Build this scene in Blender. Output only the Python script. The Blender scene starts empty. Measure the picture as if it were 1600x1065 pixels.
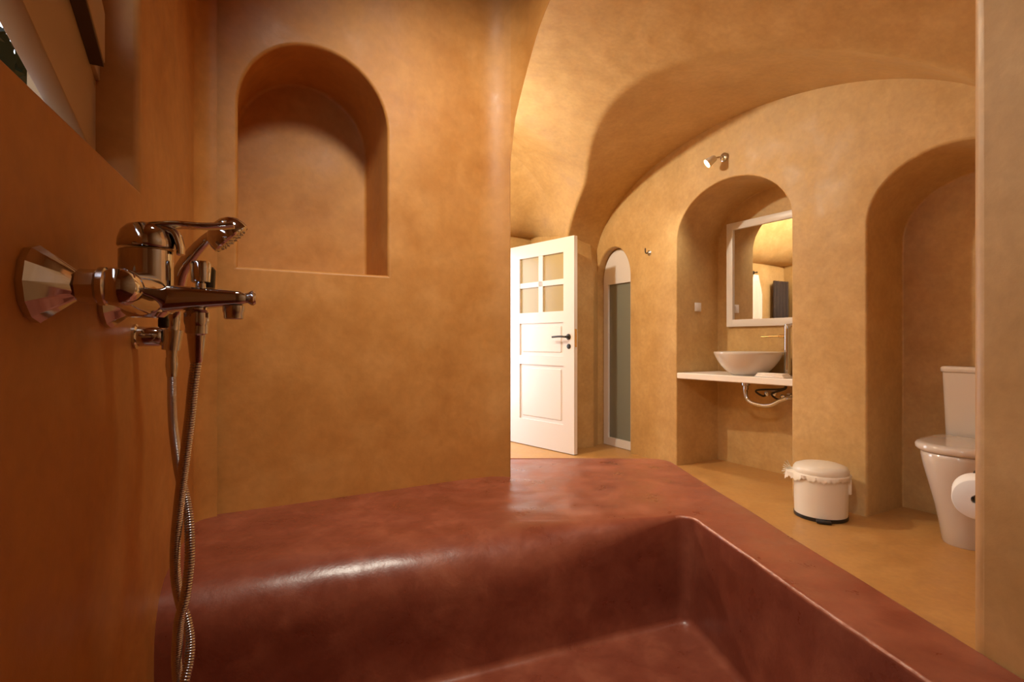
import bpy, bmesh, math, random
from mathutils import Vector, Matrix, noise
from mathutils.geometry import tessellate_polygon
random.seed(4)
scene = bpy.context.scene
COL = scene.collection
PI = math.pi

# ------------------------------------------------------------------ camera, world, lights, exposure
cam_d = bpy.data.cameras.new('camera'); cam = bpy.data.objects.new('camera', cam_d); COL.objects.link(cam)
cam_d.sensor_width = 36.0; cam_d.lens = 830.0/1600.0*36.0; cam_d.clip_start = 0.02
cam.location = (0, 0, 0.95); cam.rotation_euler = (PI/2, 0, 0)
scene.camera = cam
scene.view_settings.view_transform = 'Standard'
scene.view_settings.look = 'None'
scene.view_settings.gamma = 1.0
scene.view_settings.use_curve_mapping = False
scene.view_settings.exposure = 0.0

# room frame: s runs along the long right wall from the far corner towards us, w runs away from that wall
DV = Vector((-0.4919, 0.8706, 0)); NV = Vector((0.8706, 0.4919, 0)); CC = Vector((0.744, 4.943, 0))
def R(s, w, z=0.0):
    return CC - DV*s - NV*w + Vector((0, 0, z))
# faucet wall frame: q runs along the wall away from us, t out of the wall
LQ = Vector((-0.379, 0.9255, 0)); LT = Vector((0.9255, 0.379, 0)); L0 = Vector((-0.455, 0.504, 0))
def W(q, t, z=0.0):
    return L0 + LQ*q + LT*t + Vector((0, 0, z))

world = bpy.data.worlds.new('world'); scene.world = world; world.use_nodes = True
bg = world.node_tree.nodes['Background']; bg.inputs[0].default_value = (0.75, 0.85, 1.0, 1); bg.inputs[1].default_value = 4.0

def light(name, kind, loc, power, color, radius=0.1, target=None, size=None, spot=None, blend=0.6):
    d = bpy.data.lights.new(name, kind); d.energy = power; d.color = color
    if kind == 'AREA':
        d.shape = 'RECTANGLE'; d.size, d.size_y = size
    else:
        d.shadow_soft_size = radius
    if kind == 'SPOT':
        d.spot_size = spot; d.spot_blend = blend
    o = bpy.data.objects.new(name, d); COL.objects.link(o); o.location = loc
    if target is not None:
        o.rotation_euler = (Vector(target)-Vector(loc)).to_track_quat('-Z', 'Y').to_euler()
    return o
WARM = (1.0, 0.78, 0.52)
# daylight through the doorway in the far passage
light('doorway_daylight', 'AREA', R(-0.75, 1.05, 1.05), 9, (1.0, 0.95, 0.88), target=R(1.0, 1.25, 1.0), size=(0.75, 1.5))
# the lamps of the place
ALP = (-0.02, 0.74, 2.30); ALT = (0.05, 1.60, 1.05)
light('alcove_ceiling_lamp_light', 'SPOT', ALP, 105, (1.0, 0.92, 0.76), 0.10, target=ALT, spot=math.radians(94), blend=1.0)
light('room_ceiling_lamp_light', 'POINT', R(0.65, 1.95, 2.45), 104, (1.0, 0.90, 0.70), 0.04)
light('spot_lamp_light', 'SPOT', R(1.33, 0.20, 2.15), 26, (1.0, 0.95, 0.80), 0.02, target=R(0.7, 0.75, 0.5), spot=math.radians(120), blend=0.8)
# daylight outside the alcove window
light('window_daylight', 'AREA', W(0.0, -0.9, 1.9), 30, (0.92, 0.95, 1.0), target=W(0.0, 0.0, 1.5), size=(1.2, 0.8))

# ------------------------------------------------------------------ helpers
def link(name, bm, mat, parent=None, label=None, cat=None, group=None, kind=None, angle=35, flat=False):
    bmesh.ops.remove_doubles(bm, verts=bm.verts, dist=1e-5)
    bmesh.ops.recalc_face_normals(bm, faces=bm.faces)
    me = bpy.data.meshes.new(name); bm.to_mesh(me); bm.free()
    for m in (mat if isinstance(mat, (list, tuple)) else [mat]): me.materials.append(m)
    if not flat:
        me.shade_smooth(); me.set_sharp_from_angle(angle=math.radians(angle))
    o = bpy.data.objects.new(name, me); COL.objects.link(o)
    if parent is not None:
        me.transform(wm(parent).inverted()); o.parent = parent
    else:
        if kind != 'structure':
            zs = [v.co.z for v in me.vertices]; xs = [v.co.x for v in me.vertices]; ys = [v.co.y for v in me.vertices]
            c = Vector(((min(xs)+max(xs))/2, (min(ys)+max(ys))/2, min(zs)))
            me.transform(Matrix.Translation(-c)); o.location = c
    tag(o, label, cat, group, kind)
    return o
def wm(o):
    m = Matrix.Translation(o.location) @ o.rotation_euler.to_matrix().to_4x4()
    return wm(o.parent) @ m if o.parent else m
def tag(o, label=None, cat=None, group=None, kind=None):
    if label: o['label'] = label
    if cat: o['category'] = cat
    if group: o['group'] = group
    if kind: o['kind'] = kind
def thing(name, label, cat, loc, kind=None, group=None):
    o = bpy.data.objects.new(name, None); COL.objects.link(o); o.location = loc; o.empty_display_size = 0.05
    tag(o, label, cat, group, kind)
    return o
def B(): return bmesh.new()
def perp(a):
    a = a.normalized(); u = a.orthogonal().normalized(); return u, a.cross(u)
def lathe(bm, org, axis, prof, seg=32, caps=True, up=None):
    axis = Vector(axis).normalized(); org = Vector(org)
    if up is None: u, v = perp(axis)
    else:
        u = Vector(up) - axis*Vector(up).dot(axis); u.normalize(); v = axis.cross(u)
    rings = []
    for h, r in prof:
        if r < 1e-6: rings.append([bm.verts.new(org+axis*h)])
        else: rings.append([bm.verts.new(org+axis*h+(u*math.cos(2*PI*k/seg)+v*math.sin(2*PI*k/seg))*r) for k in range(seg)])
    for a, b in zip(rings, rings[1:]):
        for k in range(seg):
            k2 = (k+1) % seg
            if len(a) == 1 and len(b) == 1: continue
            if len(a) == 1: bm.faces.new((a[0], b[k2], b[k]))
            elif len(b) == 1: bm.faces.new((a[k], a[k2], b[0]))
            else: bm.faces.new((a[k], a[k2], b[k2], b[k]))
    if caps:
        if len(rings[0]) > 1: bm.faces.new(rings[0][::-1])
        if len(rings[-1]) > 1: bm.faces.new(rings[-1])
def spline(pts, n=8):
    pts = [Vector(p) for p in pts]; P = [pts[0]*2-pts[1]]+pts+[pts[-1]*2-pts[-2]]; out = []
    for i in range(1, len(P)-2):
        a, b, c, d = P[i-1:i+3]
        for k in range(n):
            t = k/n
            out.append(0.5*((2*b)+(c-a)*t+(2*a-5*b+4*c-d)*t*t+(3*b-a-3*c+d)*t**3))
    out.append(pts[-1]); return out
def tube(bm, pts, rad, seg=12, flat=(1, 1), up=None, caps=True):
    pts = [Vector(p) for p in pts]; n = len(pts)
    if not hasattr(rad, '__len__'): rad = [rad]*n
    prev = None; rings = []
    for i, p in enumerate(pts):
        t = (pts[min(i+1, n-1)]-pts[max(i-1, 0)]).normalized()
        if prev is None: u = (Vector(up) - t*Vector(up).dot(t)).normalized() if up is not None else t.orthogonal().normalized()
        else: u = (prev - t*prev.dot(t)).normalized()
        prev = u; v = t.cross(u)
        rings.append([bm.verts.new(p+(u*math.cos(2*PI*k/seg)*flat[0]+v*math.sin(2*PI*k/seg)*flat[1])*rad[i]) for k in range(seg)])
    for a, b in zip(rings, rings[1:]):
        for k in range(seg): bm.faces.new((a[k], a[(k+1) % seg], b[(k+1) % seg], b[k]))
    if caps: bm.faces.new(rings[0][::-1]); bm.faces.new(rings[-1])
def box(bm, fr, a, b, bev=0.0, seg=2):
    """box between local corners a and b; fr maps (x,y,z) to the world"""
    vs = [bm.verts.new(fr(x, y, z)) for x in (a[0], b[0]) for y in (a[1], b[1]) for z in (a[2], b[2])]
    fs = [bm.faces.new([vs[i] for i in q]) for q in ((0, 1, 3, 2), (4, 6, 7, 5), (0, 4, 5, 1), (2, 3, 7, 6), (0, 2, 6, 4), (1, 5, 7, 3))]
    if bev > 0:
        es = list({e for f in fs for e in f.edges})
        bmesh.ops.bevel(bm, geom=es, offset=bev, segments=seg, affect='EDGES', profile=0.5)
def quad(bm, *ps): return bm.faces.new([bm.verts.new(Vector(p)) for p in ps])
def loft(bm, rings, closed=True, cap0=True, cap1=True):
    R_ = [[bm.verts.new(Vector(p)) for p in r] for r in rings]
    n = len(R_[0])
    for a, b in zip(R_, R_[1:]):
        for k in range(n if closed else n-1):
            bm.faces.new((a[k], a[(k+1) % n], b[(k+1) % n], b[k]))
    if cap0: bm.faces.new(R_[0][::-1])
    if cap1: bm.faces.new(R_[-1])
    return R_

# ------------------------------------------------------------------ materials
def srgb(r, g, b):
    f = lambda c: (c/255/12.92) if c/255 <= 0.04045 else ((c/255+0.055)/1.055)**2.4
    return (f(r), f(g), f(b), 1)
def mat(name, col, rough=0.5, metal=0.0, **kw):
    m = bpy.data.materials.new(name); m.use_nodes = True
    p = m.node_tree.nodes['Principled BSDF']
    p.inputs['Base Color'].default_value = col; p.inputs['Roughness'].default_value = rough; p.inputs['Metallic'].default_value = metal
    for k, v in kw.items(): p.inputs[k.replace('_', ' ')].default_value = v
    return m
def plaster(name, c1, c2, c3, rough=(0.38, 0.6), bump=0.12, scale=1.0, spec=0.4):
    m = bpy.data.materials.new(name); m.use_nodes = True; nt = m.node_tree; N = nt.nodes; L = nt.links
    p = N['Principled BSDF']; p.inputs['Specular IOR Level'].default_value = spec
    tc = N.new('ShaderNodeTexCoord')
    def nz(sc, det, dist=0.0, rg=0.55):
        n = N.new('ShaderNodeTexNoise'); n.inputs['Scale'].default_value = sc*scale; n.inputs['Detail'].default_value = det
        n.inputs['Distortion'].default_value = dist; n.inputs['Roughness'].default_value = rg
        L.new(tc.outputs['Object'], n.inputs['Vector']); return n
    n1 = nz(1.7, 6, 1.2, 0.6); n2 = nz(7.5, 7, 0.25, 0.62); n3 = nz(38, 6, 0.3); n4 = nz(2.6, 2)
    r1 = N.new('ShaderNodeValToRGB'); e = r1.color_ramp.elements
    e[0].position = 0.30; e[0].color = c1; e[1].position = 0.72; e[1].color = c3
    em = r1.color_ramp.elements.new(0.5); em.color = c2
    mx = N.new('ShaderNodeMath'); mx.operation = 'MULTIPLY_ADD'; L.new(n2.outputs['Fac'], mx.inputs[0]); mx.inputs[1].default_value = 0.55
    sc2 = N.new('ShaderNodeMath'); sc2.operation = 'MULTIPLY'; L.new(n1.outputs['Fac'], sc2.inputs[0]); sc2.inputs[1].default_value = 0.45
    L.new(sc2.outputs[0], mx.inputs[2]); L.new(mx.outputs[0], r1.inputs['Fac'])
    # fine light and dark specks of the rubbed lime
    r3 = N.new('ShaderNodeMapRange'); r3.inputs['From Min'].default_value = 0.3; r3.inputs['From Max'].default_value = 0.7
    r3.inputs['To Min'].default_value = 0.93; r3.inputs['To Max'].default_value = 1.06; L.new(n3.outputs['Fac'], r3.inputs['Value'])
    mul = N.new('ShaderNodeMix'); mul.data_type = 'RGBA'; mul.blend_type = 'MULTIPLY'; mul.inputs['Factor'].default_value = 1
    L.new(r1.outputs['Color'], mul.inputs['A']); L.new(r3.outputs['Result'], mul.inputs['B']); L.new(mul.outputs['Result'], p.inputs['Base Color'])
    rr = N.new('ShaderNodeMapRange'); rr.inputs['To Min'].default_value = rough[0]; rr.inputs['To Max'].default_value = rough[1]
    rr.inputs['From Min'].default_value = 0.3; rr.inputs['From Max'].default_value = 0.7
    L.new(n2.outputs['Fac'], rr.inputs['Value']); L.new(rr.outputs['Result'], p.inputs['Roughness'])
    b1 = N.new('ShaderNodeBump'); b1.inputs['Strength'].default_value = bump; b1.inputs['Distance'].default_value = 0.12
    L.new(n4.outputs['Fac'], b1.inputs['Height'])
    b2 = N.new('ShaderNodeBump'); b2.inputs['Strength'].default_value = bump*1.2; b2.inputs['Distance'].default_value = 0.012
    L.new(n2.outputs['Fac'], b2.inputs['Height']); L.new(b1.outputs['Normal'], b2.inputs['Normal'])
    L.new(b2.outputs['Normal'], p.inputs['Normal'])
    return m
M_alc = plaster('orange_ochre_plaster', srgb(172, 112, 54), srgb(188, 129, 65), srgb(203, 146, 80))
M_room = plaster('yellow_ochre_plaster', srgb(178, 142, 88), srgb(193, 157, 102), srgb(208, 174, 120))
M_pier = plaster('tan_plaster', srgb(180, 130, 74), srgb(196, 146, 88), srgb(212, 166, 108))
M_tub = plaster('terracotta_tadelakt', srgb(122, 58, 42), srgb(142, 74, 53), srgb(170, 98, 70), rough=(0.24, 0.46), bump=0.14, scale=1.5, spec=0.5)
M_floor = plaster('ochre_floor_plaster', srgb(174, 126, 70), srgb(187, 139, 80), srgb(198, 152, 92), rough=(0.35, 0.5), bump=0.05)
M_chrome = mat('polished_chrome', (0.66, 0.68, 0.72, 1), 0.07, 1.0)
M_chrome2 = mat('satin_chrome', (0.62, 0.64, 0.68, 1), 0.2, 1.0)
M_black = mat('black_plastic', (0.012, 0.012, 0.012, 1), 0.35)
M_white = mat('white_paint', srgb(226, 220, 216), 0.35)
M_ceram = mat('white_ceramic', srgb(208, 198, 188), 0.08, Coat_Weight=0.5)
M_bin = mat('white_enamel', srgb(228, 220, 206), 0.3)
M_paper = mat('white_paper', srgb(238, 234, 228), 0.9)
M_bag = mat('white_bag_plastic', srgb(236, 228, 214), 0.5)
M_marble = mat('white_stone_shelf', srgb(240, 232, 224), 0.25)
M_mirror = mat('mirror_silver', (0.85, 0.85, 0.84, 1), 0.02, 1.0)
M_frost = mat('frosted_grey_glass', srgb(128, 130, 118), 0.25)
M_glassd = mat('dim_frosted_glass', srgb(170, 152, 108), 0.22)
M_wood = mat('beige_painted_wood', srgb(186, 160, 124), 0.4)
M_shade = mat('dark_brown_shade', srgb(64, 44, 34), 0.5)
M_brass = mat('gold_brass', (0.75, 0.52, 0.22, 1), 0.2, 1.0)
M_iron = mat('dark_iron', (0.06, 0.055, 0.05, 1), 0.4, 0.8)
M_towel = mat('white_cotton', srgb(240, 230, 220), 0.95)
def glassm():
    m = mat('window_glass', (1, 1, 1, 1), 0.02); p = m.node_tree.nodes['Principled BSDF']
    p.inputs['Transmission Weight'].default_value = 1; p.inputs['IOR'].default_value = 1.1; return m
M_glass = glassm()
def emis(name, col, s):
    m = mat(name, col, 0.4); p = m.node_tree.nodes['Principled BSDF']
    p.inputs['Emission Color'].default_value = col; p.inputs['Emission Strength'].default_value = s; return m
M_bulb = emis('lit_lamp_lens', (1.0, 0.86, 0.6, 1), 8)

# ------------------------------------------------------------------ walls with recesses
def arch_outline(u0, u1, zb, zs, zt, n=28, p=2.0):
    """closed outline (u,z): flat base, straight sides, elliptical top"""
    c, a = (u0+u1)/2, (u1-u0)/2; pts = []
    m = 6
    for k in range(m): pts.append((u1, zb+(zs-zb)*k/m))
    for k in range(n+1):
        th = PI*k/n; cs, sn = math.cos(th), math.sin(th)
        pts.append((c+a*math.copysign(abs(cs)**(2/p), cs), zs+(zt-zs)*abs(sn)**(2/p)))
    for k in range(1, m+1): pts.append((u0, zs-(zs-zb)*k/m))
    return pts
def round_poly(pts, rad, n=5):
    out = []; N = len(pts)
    for i, p in enumerate(pts):
        r = rad[i] if hasattr(rad, '__len__') else rad
        p = Vector(p[:2]); a = Vector(pts[i-1][:2]); b = Vector(pts[(i+1) % N][:2])
        if r <= 0: out.append(tuple(p)); continue
        da = (a-p).normalized(); db = (b-p).normalized(); h = math.acos(max(-1, min(1, da.dot(db))))/2
        t = r/math.tan(h); c = p+(da+db).normalized()*(r/math.sin(h))
        s = p+da*t; e = p+db*t; a0 = math.atan2(s.y-c.y, s.x-c.x); a1 = math.atan2(e.y-c.y, e.x-c.x)
        d = (a1-a0+PI) % (2*PI)-PI
        for k in range(n+1):
            th = a0+d*k/n; out.append((c.x+r*math.cos(th), c.y+r*math.sin(th)))
    return out
def offset(pts, d, dl=None):
    N = len(pts); area = sum(pts[i][0]*pts[(i+1) % N][1]-pts[(i+1) % N][0]*pts[i][1] for i in range(N)); sg = 1 if area > 0 else -1
    out = []
    for i in range(N):
        p = Vector(pts[i]); a = Vector(pts[i-1]); b = Vector(pts[(i+1) % N])
        e1 = (p-a).normalized(); e2 = (b-p).normalized()
        n1 = Vector((e1.y, -e1.x))*sg; n2 = Vector((e2.y, -e2.x))*sg; m = n1+n2
        m = m/max(m.length_squared/2, 0.3)
        dd = d*(dl[i] if dl else 1)
        out.append(tuple(p+m*dd))
    return out
def panel(bm, P, outer, holes):
    """flat face with holes; P maps (u,z,depth)"""
    loops = [[Vector((x, y, 0)) for x, y in outer]]+[[Vector((x, y, 0)) for x, y in h] for h in holes]
    flat = [v for l in loops for v in l]; vs = [bm.verts.new(P(v.x, v.y, 0)) for v in flat]
    for t in tessellate_polygon(loops):
        try: bm.faces.new([vs[i] for i in t])
        except ValueError: pass
def recess(bm, P, outl, depth, r=0.02, rb=0.02, through=False, drop=0.0, zdrop=1.0, n=5):
    """rounded mouth, reveal, rounded back corner and back face; returns the mouth outline on the wall face"""
    def row(off, dep):
        pts = offset(outl, off); return [P(x, y-(drop*dep/depth if y > zdrop else 0), dep) for x, y in pts]
    rows = []
    for k in range(n+1):
        th = PI/2*k/n; rows.append(row(r*(1-math.sin(th)), r*(1-math.cos(th))))
    for k in range(1, 4): rows.append(row(0, r+(depth-rb-r)*k/3))
    if not through:
        for k in range(1, n+1):
            th = PI/2*k/n; rows.append(row(-rb*(1-math.cos(th)), depth-rb+rb*math.sin(th)))
    loft(bm, rows, True, False, False)
    if not through:
        pts = offset(outl, -rb)
        Pb = lambda x, y, d: P(x, y-(drop if y > zdrop else 0), depth)
        panel(bm, Pb, pts, [])
    return offset(outl, r)

# ---- right wall of the washroom: slim doorway, basin niche, toilet niche
bm = B()
PR = lambda s, z, dep: R(s, -dep, z)
holes = []
holes.append(recess(bm, PR, arch_outline(0.075, 0.515, -0.1, 1.50, 1.775), 0.10, r=0.015, rb=0.01))
holes.append(recess(bm, PR, arch_outline(1.033, 1.956, -0.1, 1.70, 2.065), 0.466, r=0.010, rb=0.008))
holes.append(recess(bm, PR, arch_outline(2.384, 3.13, -0.1, 1.58, 1.90), 0.373, r=0.014, rb=0.010, drop=0.07, zdrop=1.57))
panel(bm, PR, [(-0.25, -0.2), (3.7, -0.2), (3.7, 3.0), (-0.25, 3.0)], holes)
link('wall_right', bm, M_room, kind='structure', angle=30)

# ---- washroom vault
def sstep(x): x = max(0, min(1, x)); return x*x*(3-2*x)
def zA(s):
    t = (s-1.6)/1.55
    return 1.64+0.83*math.sqrt(1-t*t) if abs(t) < 1 else 1.62
def zB(s, w):
    t = (w-1.55)/1.20; a = 1.77+0.95*math.sqrt(1-t*t) if abs(t) < 1 else 1.6
    t = (w-1.70)/1.60; b = 1.60+1.0*math.sqrt(1-t*t) if abs(t) < 1 else 1.6
    k = sstep((s-0.05)/0.6)
    return a*(1-k)+b*k
def vault(s, w):
    a, b = zA(s), zB(s, w); k = 0.005; m = max(a, b)
    return m+k*math.log(math.exp((a-m)/k)+math.exp((b-m)/k))-k*0.3
AP = Vector((-0.011, 1.804, 0)); BP = Vector((0.685, 0.786, 0)); AD = (BP-AP).normalized(); LEN = (BP-AP).length
AN = Vector((AD.y, -AD.x, 0))      # towards the alcove
if AN.dot(-AP) < 0: AN = -AN
bm = B()
ss = [-0.02+0.0125*i for i in range(int(3.5/0.0125))]; ws = [-0.03+0.0125*i for i in range(int(3.2/0.0125))]
g = {}
def inroom(s, w):
    p = R(s, w)
    if s > 2.3 and w > 2.1: return False
    return (p-AP).dot(AN) < -0.08
for i, s in enumerate(ss):
    for j, w in enumerate(ws):
        if inroom(s, w): g[i, j] = bm.verts.new(R(s, w, vault(s, w)))
for i in range(len(ss)-1):
    for j in range(len(ws)-1):
        q = [(i, j), (i+1, j), (i+1, j+1), (i, j+1)]
        if all(k in g for k in q): bm.faces.new([g[k] for k in q])
link('ceiling', bm, M_room, kind='structure', angle=80)

# ---- floor
bm = B(); quad(bm, (-3.5, -1.5, 0), (3.5, -1.5, 0), (3.5, 7, 0), (-3.5, 7, 0)); bmesh.ops.subdivide_edges(bm, edges=bm.edges, cuts=6, use_grid_fill=True)
link('floor', bm, M_floor, kind='structure')

# ---- far end: pier, passage with low soffit, wall with the doorway
bm = B()
pl = round_poly([(-0.05, -0.05), (-0.6, -0.05), (-0.6, 0.36), (0.0, 0.36), (0.115, 0.33), (0.14, 0.09), (0.06, -0.03)], [0, 0, 0, 0.0, 0.03, 0.03, 0.0])
lo = [bm.verts.new(R(s, w, -0.1)) for s, w in pl]
rings = []
for z in [-0.1+0.1*k for k in range(21)]+[1.94, 1.98, 2.02]:
    f = 1.0 if z < 1.45 else 1-0.75*sstep((z-1.45)/0.5)
    rings.append([R(s, min(w, 0.36) if s < 0.02 else w, z) if s < 0.1 else R(0.06+(s-0.06)*f if w < 0.2 else s, w, z) for s, w in pl])
loft(bm, rings)
# door wall at s=-0.5
PB = lambda w, z, dep: R(-0.5-dep, w, z)
h = recess(bm, PB, [(0.64, -0.1), (1.47, -0.1), (1.47, 1.835), (0.64, 1.835)], 0.12, r=0.008, through=True)
panel(bm, PB, [(0.3, -0.2), (2.9, -0.2), (2.9, 2.1), (0.3, 2.1)], [h])
# soffit from the vault's end arch down to the door wall
rows = []
NW = 60
for k in range(9):
    f = k/8; r = []
    for i in range(NW+1):
        w = 1.55-1.19*math.cos(PI*i/NW)
        z0 = vault(0.0, w) if abs(w-1.55) < 1.19 else 1.8
        r.append(R(-0.5*f, w, z0*(1-sstep(f))+1.955*sstep(f)) if i not in (0, NW) else R(-0.5*f, w, 1.955))
    rows.append(r)
loft(bm, rows, False, False, False)
# passage left side and wall above the vault end
quad(bm, R(0, 2.74, -0.1), R(-0.6, 2.74, -0.1), R(-0.6, 2.74, 2.1), R(0, 2.74, 2.1))
quad(bm, R(0, 2.74, -0.1), R(0, 3.3, -0.1), R(0, 3.3, 2.9), R(0, 2.74, 2.9))
link('wall_back', bm, M_room, kind='structure', angle=30)

# ---- far left and near walls of the washroom (seen in the mirror)
bm = B()
quad(bm, R(-0.1, 3.07, -0.1), R(2.1, 3.07, -0.1), R(2.1, 3.07, 2.9), R(-0.1, 3.07, 2.9))
link('wall_far_left', bm, M_room, kind='structure')

# ---- alcove: niche wall, arch over the ledge and side pier as one plaster skin
bm = B()
NU = lambda u, dep=0.0: AP - NV*u + DV*dep          # niche wall plane, u to the left
# path of the alcove face
fil = []
r = 0.12
d1 = -NV; d2 = AD; hang = math.acos(d1.dot(d2))/2; tl = r/math.tan(hang); cen = AP+(d1+d2).normalized()*(r/math.sin(hang))
p0 = AP+d1*tl; p1 = AP+d2*tl
v0 = (p0-cen); v1 = (p1-cen)
for k in range(13):
    f = k/12; v = v0.lerp(v1, f).normalized()*r; fil.append(cen+v)
# left border of the arch = point of the fillet on the sight line of the corner
start = [p for p in fil if p.x/p.y >= -0.008]
path_l = [p for p in fil if p.x/p.y < -0.008]
A0 = start[0]
ZS, ZR = 1.545, 0.615
def arc_z(a):
    t = (a-a0)/(LEN-a0); t = max(0, min(1, t)); return ZS+ZR*math.sqrt(max(0, 1-(1-2*t)**2))
a0 = (A0-AP).dot(AD)
# columns over the arch
acols = list(start)
NA = 60
for k in range(1, NA+1):
    a = tl+(LEN-tl)*(1-math.cos(PI*(0.12+0.88*k/NA)))/2/1.0
    a = min(a, LEN)
    if a > tl+1e-3: acols.append(AP+AD*a)
acols[-1] = BP.copy()
EV_A = Vector((-0.159, 2.065, 0)); EV_B = Vector((1.17, 1.31, 0))
TOP = 2.75
rowsv = []
edge_r = 0.014
tang = [(acols[min(i+1, len(acols)-1)]-acols[max(i-1, 0)]).normalized() for i in range(len(acols))]
for ip_, p in enumerate(acols):
    a = (p-AP).dot(AD); z = arc_z(a); f = max(0, min(1, (a-a0)/(LEN-a0)))
    bk = EV_A.lerp(EV_B, f); bz = 0.95+(z-0.95)*1.22
    # outward (into solid) 2D normal of the opening edge in the arch plane
    t = max(0.001, min(0.999, f)); nx = (2*t-1); nz = math.sqrt(1-nx*nx); 
    inn = (bk-p).normalized()
    col = [p+Vector((0, 0, TOP)), p+Vector((0, 0, z+(TOP-z)*0.5))]
    edge_r = 0.004+0.010*min(1, f*4)
    for k in range(6):
        th = PI/2*k/5
        o = edge_r*(1-math.sin(th)); dep = edge_r*(1-math.cos(th))
        q = p+tang[ip_]*(nx*o)+inn*dep; col.append(Vector((q.x, q.y, z+nz*o)))
    col.append(Vector((p.lerp(bk, 0.5).x, p.lerp(bk, 0.5).y, (z+bz)/2)))
    col.append(Vector((bk.x, bk.y, bz))); col.append(Vector((bk.x, bk.y, TOP)))
    rowsv.append(col)
loft(bm, rowsv, False, False, False)
zlo = 0.3
def jamb(p, bk, face_next, edge_r=0.014):
    """vertical edge of the opening below the springing, rounded"""
    inn = (bk-p).normalized(); fn = (face_next-p).normalized(); bz = 0.95+(ZS-0.95)*1.22
    pts = []
    for k in range(6):
        th = PI/2*k/5; pts.append(p+fn*edge_r*(1-math.sin(th))+inn*edge_r*(1-math.cos(th)))
    pts.append(bk)
    loft(bm, [[Vector((q.x, q.y, zlo)) for q in pts], [Vector((q.x, q.y, (ZS if i < 6 else bz))) for i, q in enumerate(pts)]], False, False, False)
    return pts[0]
jA = jamb(A0, EV_A, A0-tang[0], 0.004)
# fillet columns left of the opening
cols = [NU(tl)]+path_l
rr = [[Vector((p.x, p.y, z)) for p in (path_l+[jA])] for z in (zlo, 1.0, ZS)]
loft(bm, rr, False, False, False)
rr = [[Vector((p.x, p.y, z)) for p in (path_l+[A0])] for z in (ZS, 2.1, TOP)]
loft(bm, rr, False, False, False)
# flat niche wall
PN = lambda u, z, dep: NU(u, dep)+Vector((0, 0, z))
ol = round_poly([(0.4166, 1.147), (0.8177, 1.147)], 0) if False else None
ar = arch_outline(0.4166, 0.8177, 1.147, 1.575, 1.778, n=32)
h = recess(bm, PN, ar, 0.258, r=0.010, rb=0.012)
panel(bm, PN, [((AP-path_l[0]).dot(NV) if path_l else tl, zlo), (1.25, zlo), (1.25, TOP), ((AP-path_l[0]).dot(NV), TOP)], [h])
# back of the niche wall towards the washroom
quad(bm, EV_A+Vector((0, 0, -0.1)), EV_A-NV*1.1+Vector((0, 0, -0.1)), EV_A-NV*1.1+Vector((0, 0, TOP)), EV_A+Vector((0, 0, TOP)))
quad(bm, EV_A+Vector((0, 0, -0.1)), EV_A-DV*0.1+Vector((0, 0, -0.1)), EV_A-DV*0.1+Vector((0, 0, 0.5)), EV_A+Vector((0, 0, 0.5)))
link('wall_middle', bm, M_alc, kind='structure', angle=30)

# side pier, near wall of the alcove and of the washroom
bm = B()
jB = jamb(BP, EV_B, BP+Vector((0.0707, -1, 0)))
sd = Vector((0.0707, -1, 0)); e = BP+sd*1.75
rr = [[Vector((p.x, p.y, z)) for p in (BP+(sd*edge_r), BP+sd*0.3, BP+sd*1.0, e)] for z in (zlo, 1.0, ZS)]
loft(bm, rr, False, False, False)
rr = [[Vector((p.x, p.y, z)) for p in (BP, BP+sd*0.3, BP+sd*1.0, e)] for z in (ZS, 2.1, TOP)]
loft(bm, rr, False, False, False)
quad(bm, (1.2, -0.9, -0.1), (-0.3, -0.9, -0.1), (-0.3, -0.9, TOP), (1.2, -0.9, TOP))
fw = R(3.372, -0.1)
quad(bm, EV_B+Vector((0, 0, -0.1)), fw+Vector((0, 0, -0.1)), fw+Vector((0, 0, 2.9)), EV_B+Vector((0, 0, 2.9)))
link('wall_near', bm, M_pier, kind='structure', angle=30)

# ceiling of the alcove: shallow barrel
bm = B()
rows = []
for k in range(11):
    x = -1.5+3.0*k/10; rows.append([(x, y, 2.52-0.10*(x/1.5)**2) for y in (-1.2, 0, 1, 2.3)])
def keep(x, y): return True
rows2 = []
poly = [(-1.25, 1.2), (-0.95, 1.75), (-0.1, 1.93), (0.8, 0.9), (0.95, -1.0), (-0.2, -1.0)]
vs = [bm.verts.new((x, y, 2.5)) for x, y in poly]; bm.faces.new(vs)
link('ceiling_alcove', bm, M_alc, kind='structure')

# ---- left wall with the window
bm = B()
PL = lambda q, z, dep: W(q, -dep, z)
QW = (0.86-0.504)/0.9255
h = recess(bm, PL, [(QW, 1.195), (QW, 2.1), (-0.55, 2.1), (-0.55, 1.195)], 0.16, r=0.012, through=True)
panel(bm, PL, [(-1.6, 0.1), (0.92, 0.1), (0.92, TOP), (-1.6, TOP)], [h])
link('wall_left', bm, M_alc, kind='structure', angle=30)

bm = B(); Cn = Vector((-0.7984, 1.3387, 0)); a_ = -LQ.normalized(); b_c = NV.copy(); hh_ = math.acos(a_.dot(b_c))/2; rc_ = 0.055
cn = Cn+(a_+b_c).normalized()*(rc_/math.sin(hh_)); va = Cn+a_*(rc_/math.tan(hh_))-cn; vb = Cn+b_c*(rc_/math.tan(hh_))-cn
arc = [cn+va.lerp(vb, k/10).normalized()*(rc_+0.0008) for k in range(11)]
loft(bm, [[Vector((p.x, p.y, z)) for p in arc] for z in (0.4, 1.5, TOP)], False, False, False)
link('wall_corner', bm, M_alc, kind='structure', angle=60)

# ------------------------------------------------------------------ bathtub of red tadelakt
bm = B()
h1 = 0.50; zf = 0.222
inner = [(-0.675, 0.923), (0.458, 1.383), (0.739, -0.72), (-0.01, -0.72)]
irad = [0, 0.03, 0.03, 0.0]
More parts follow.
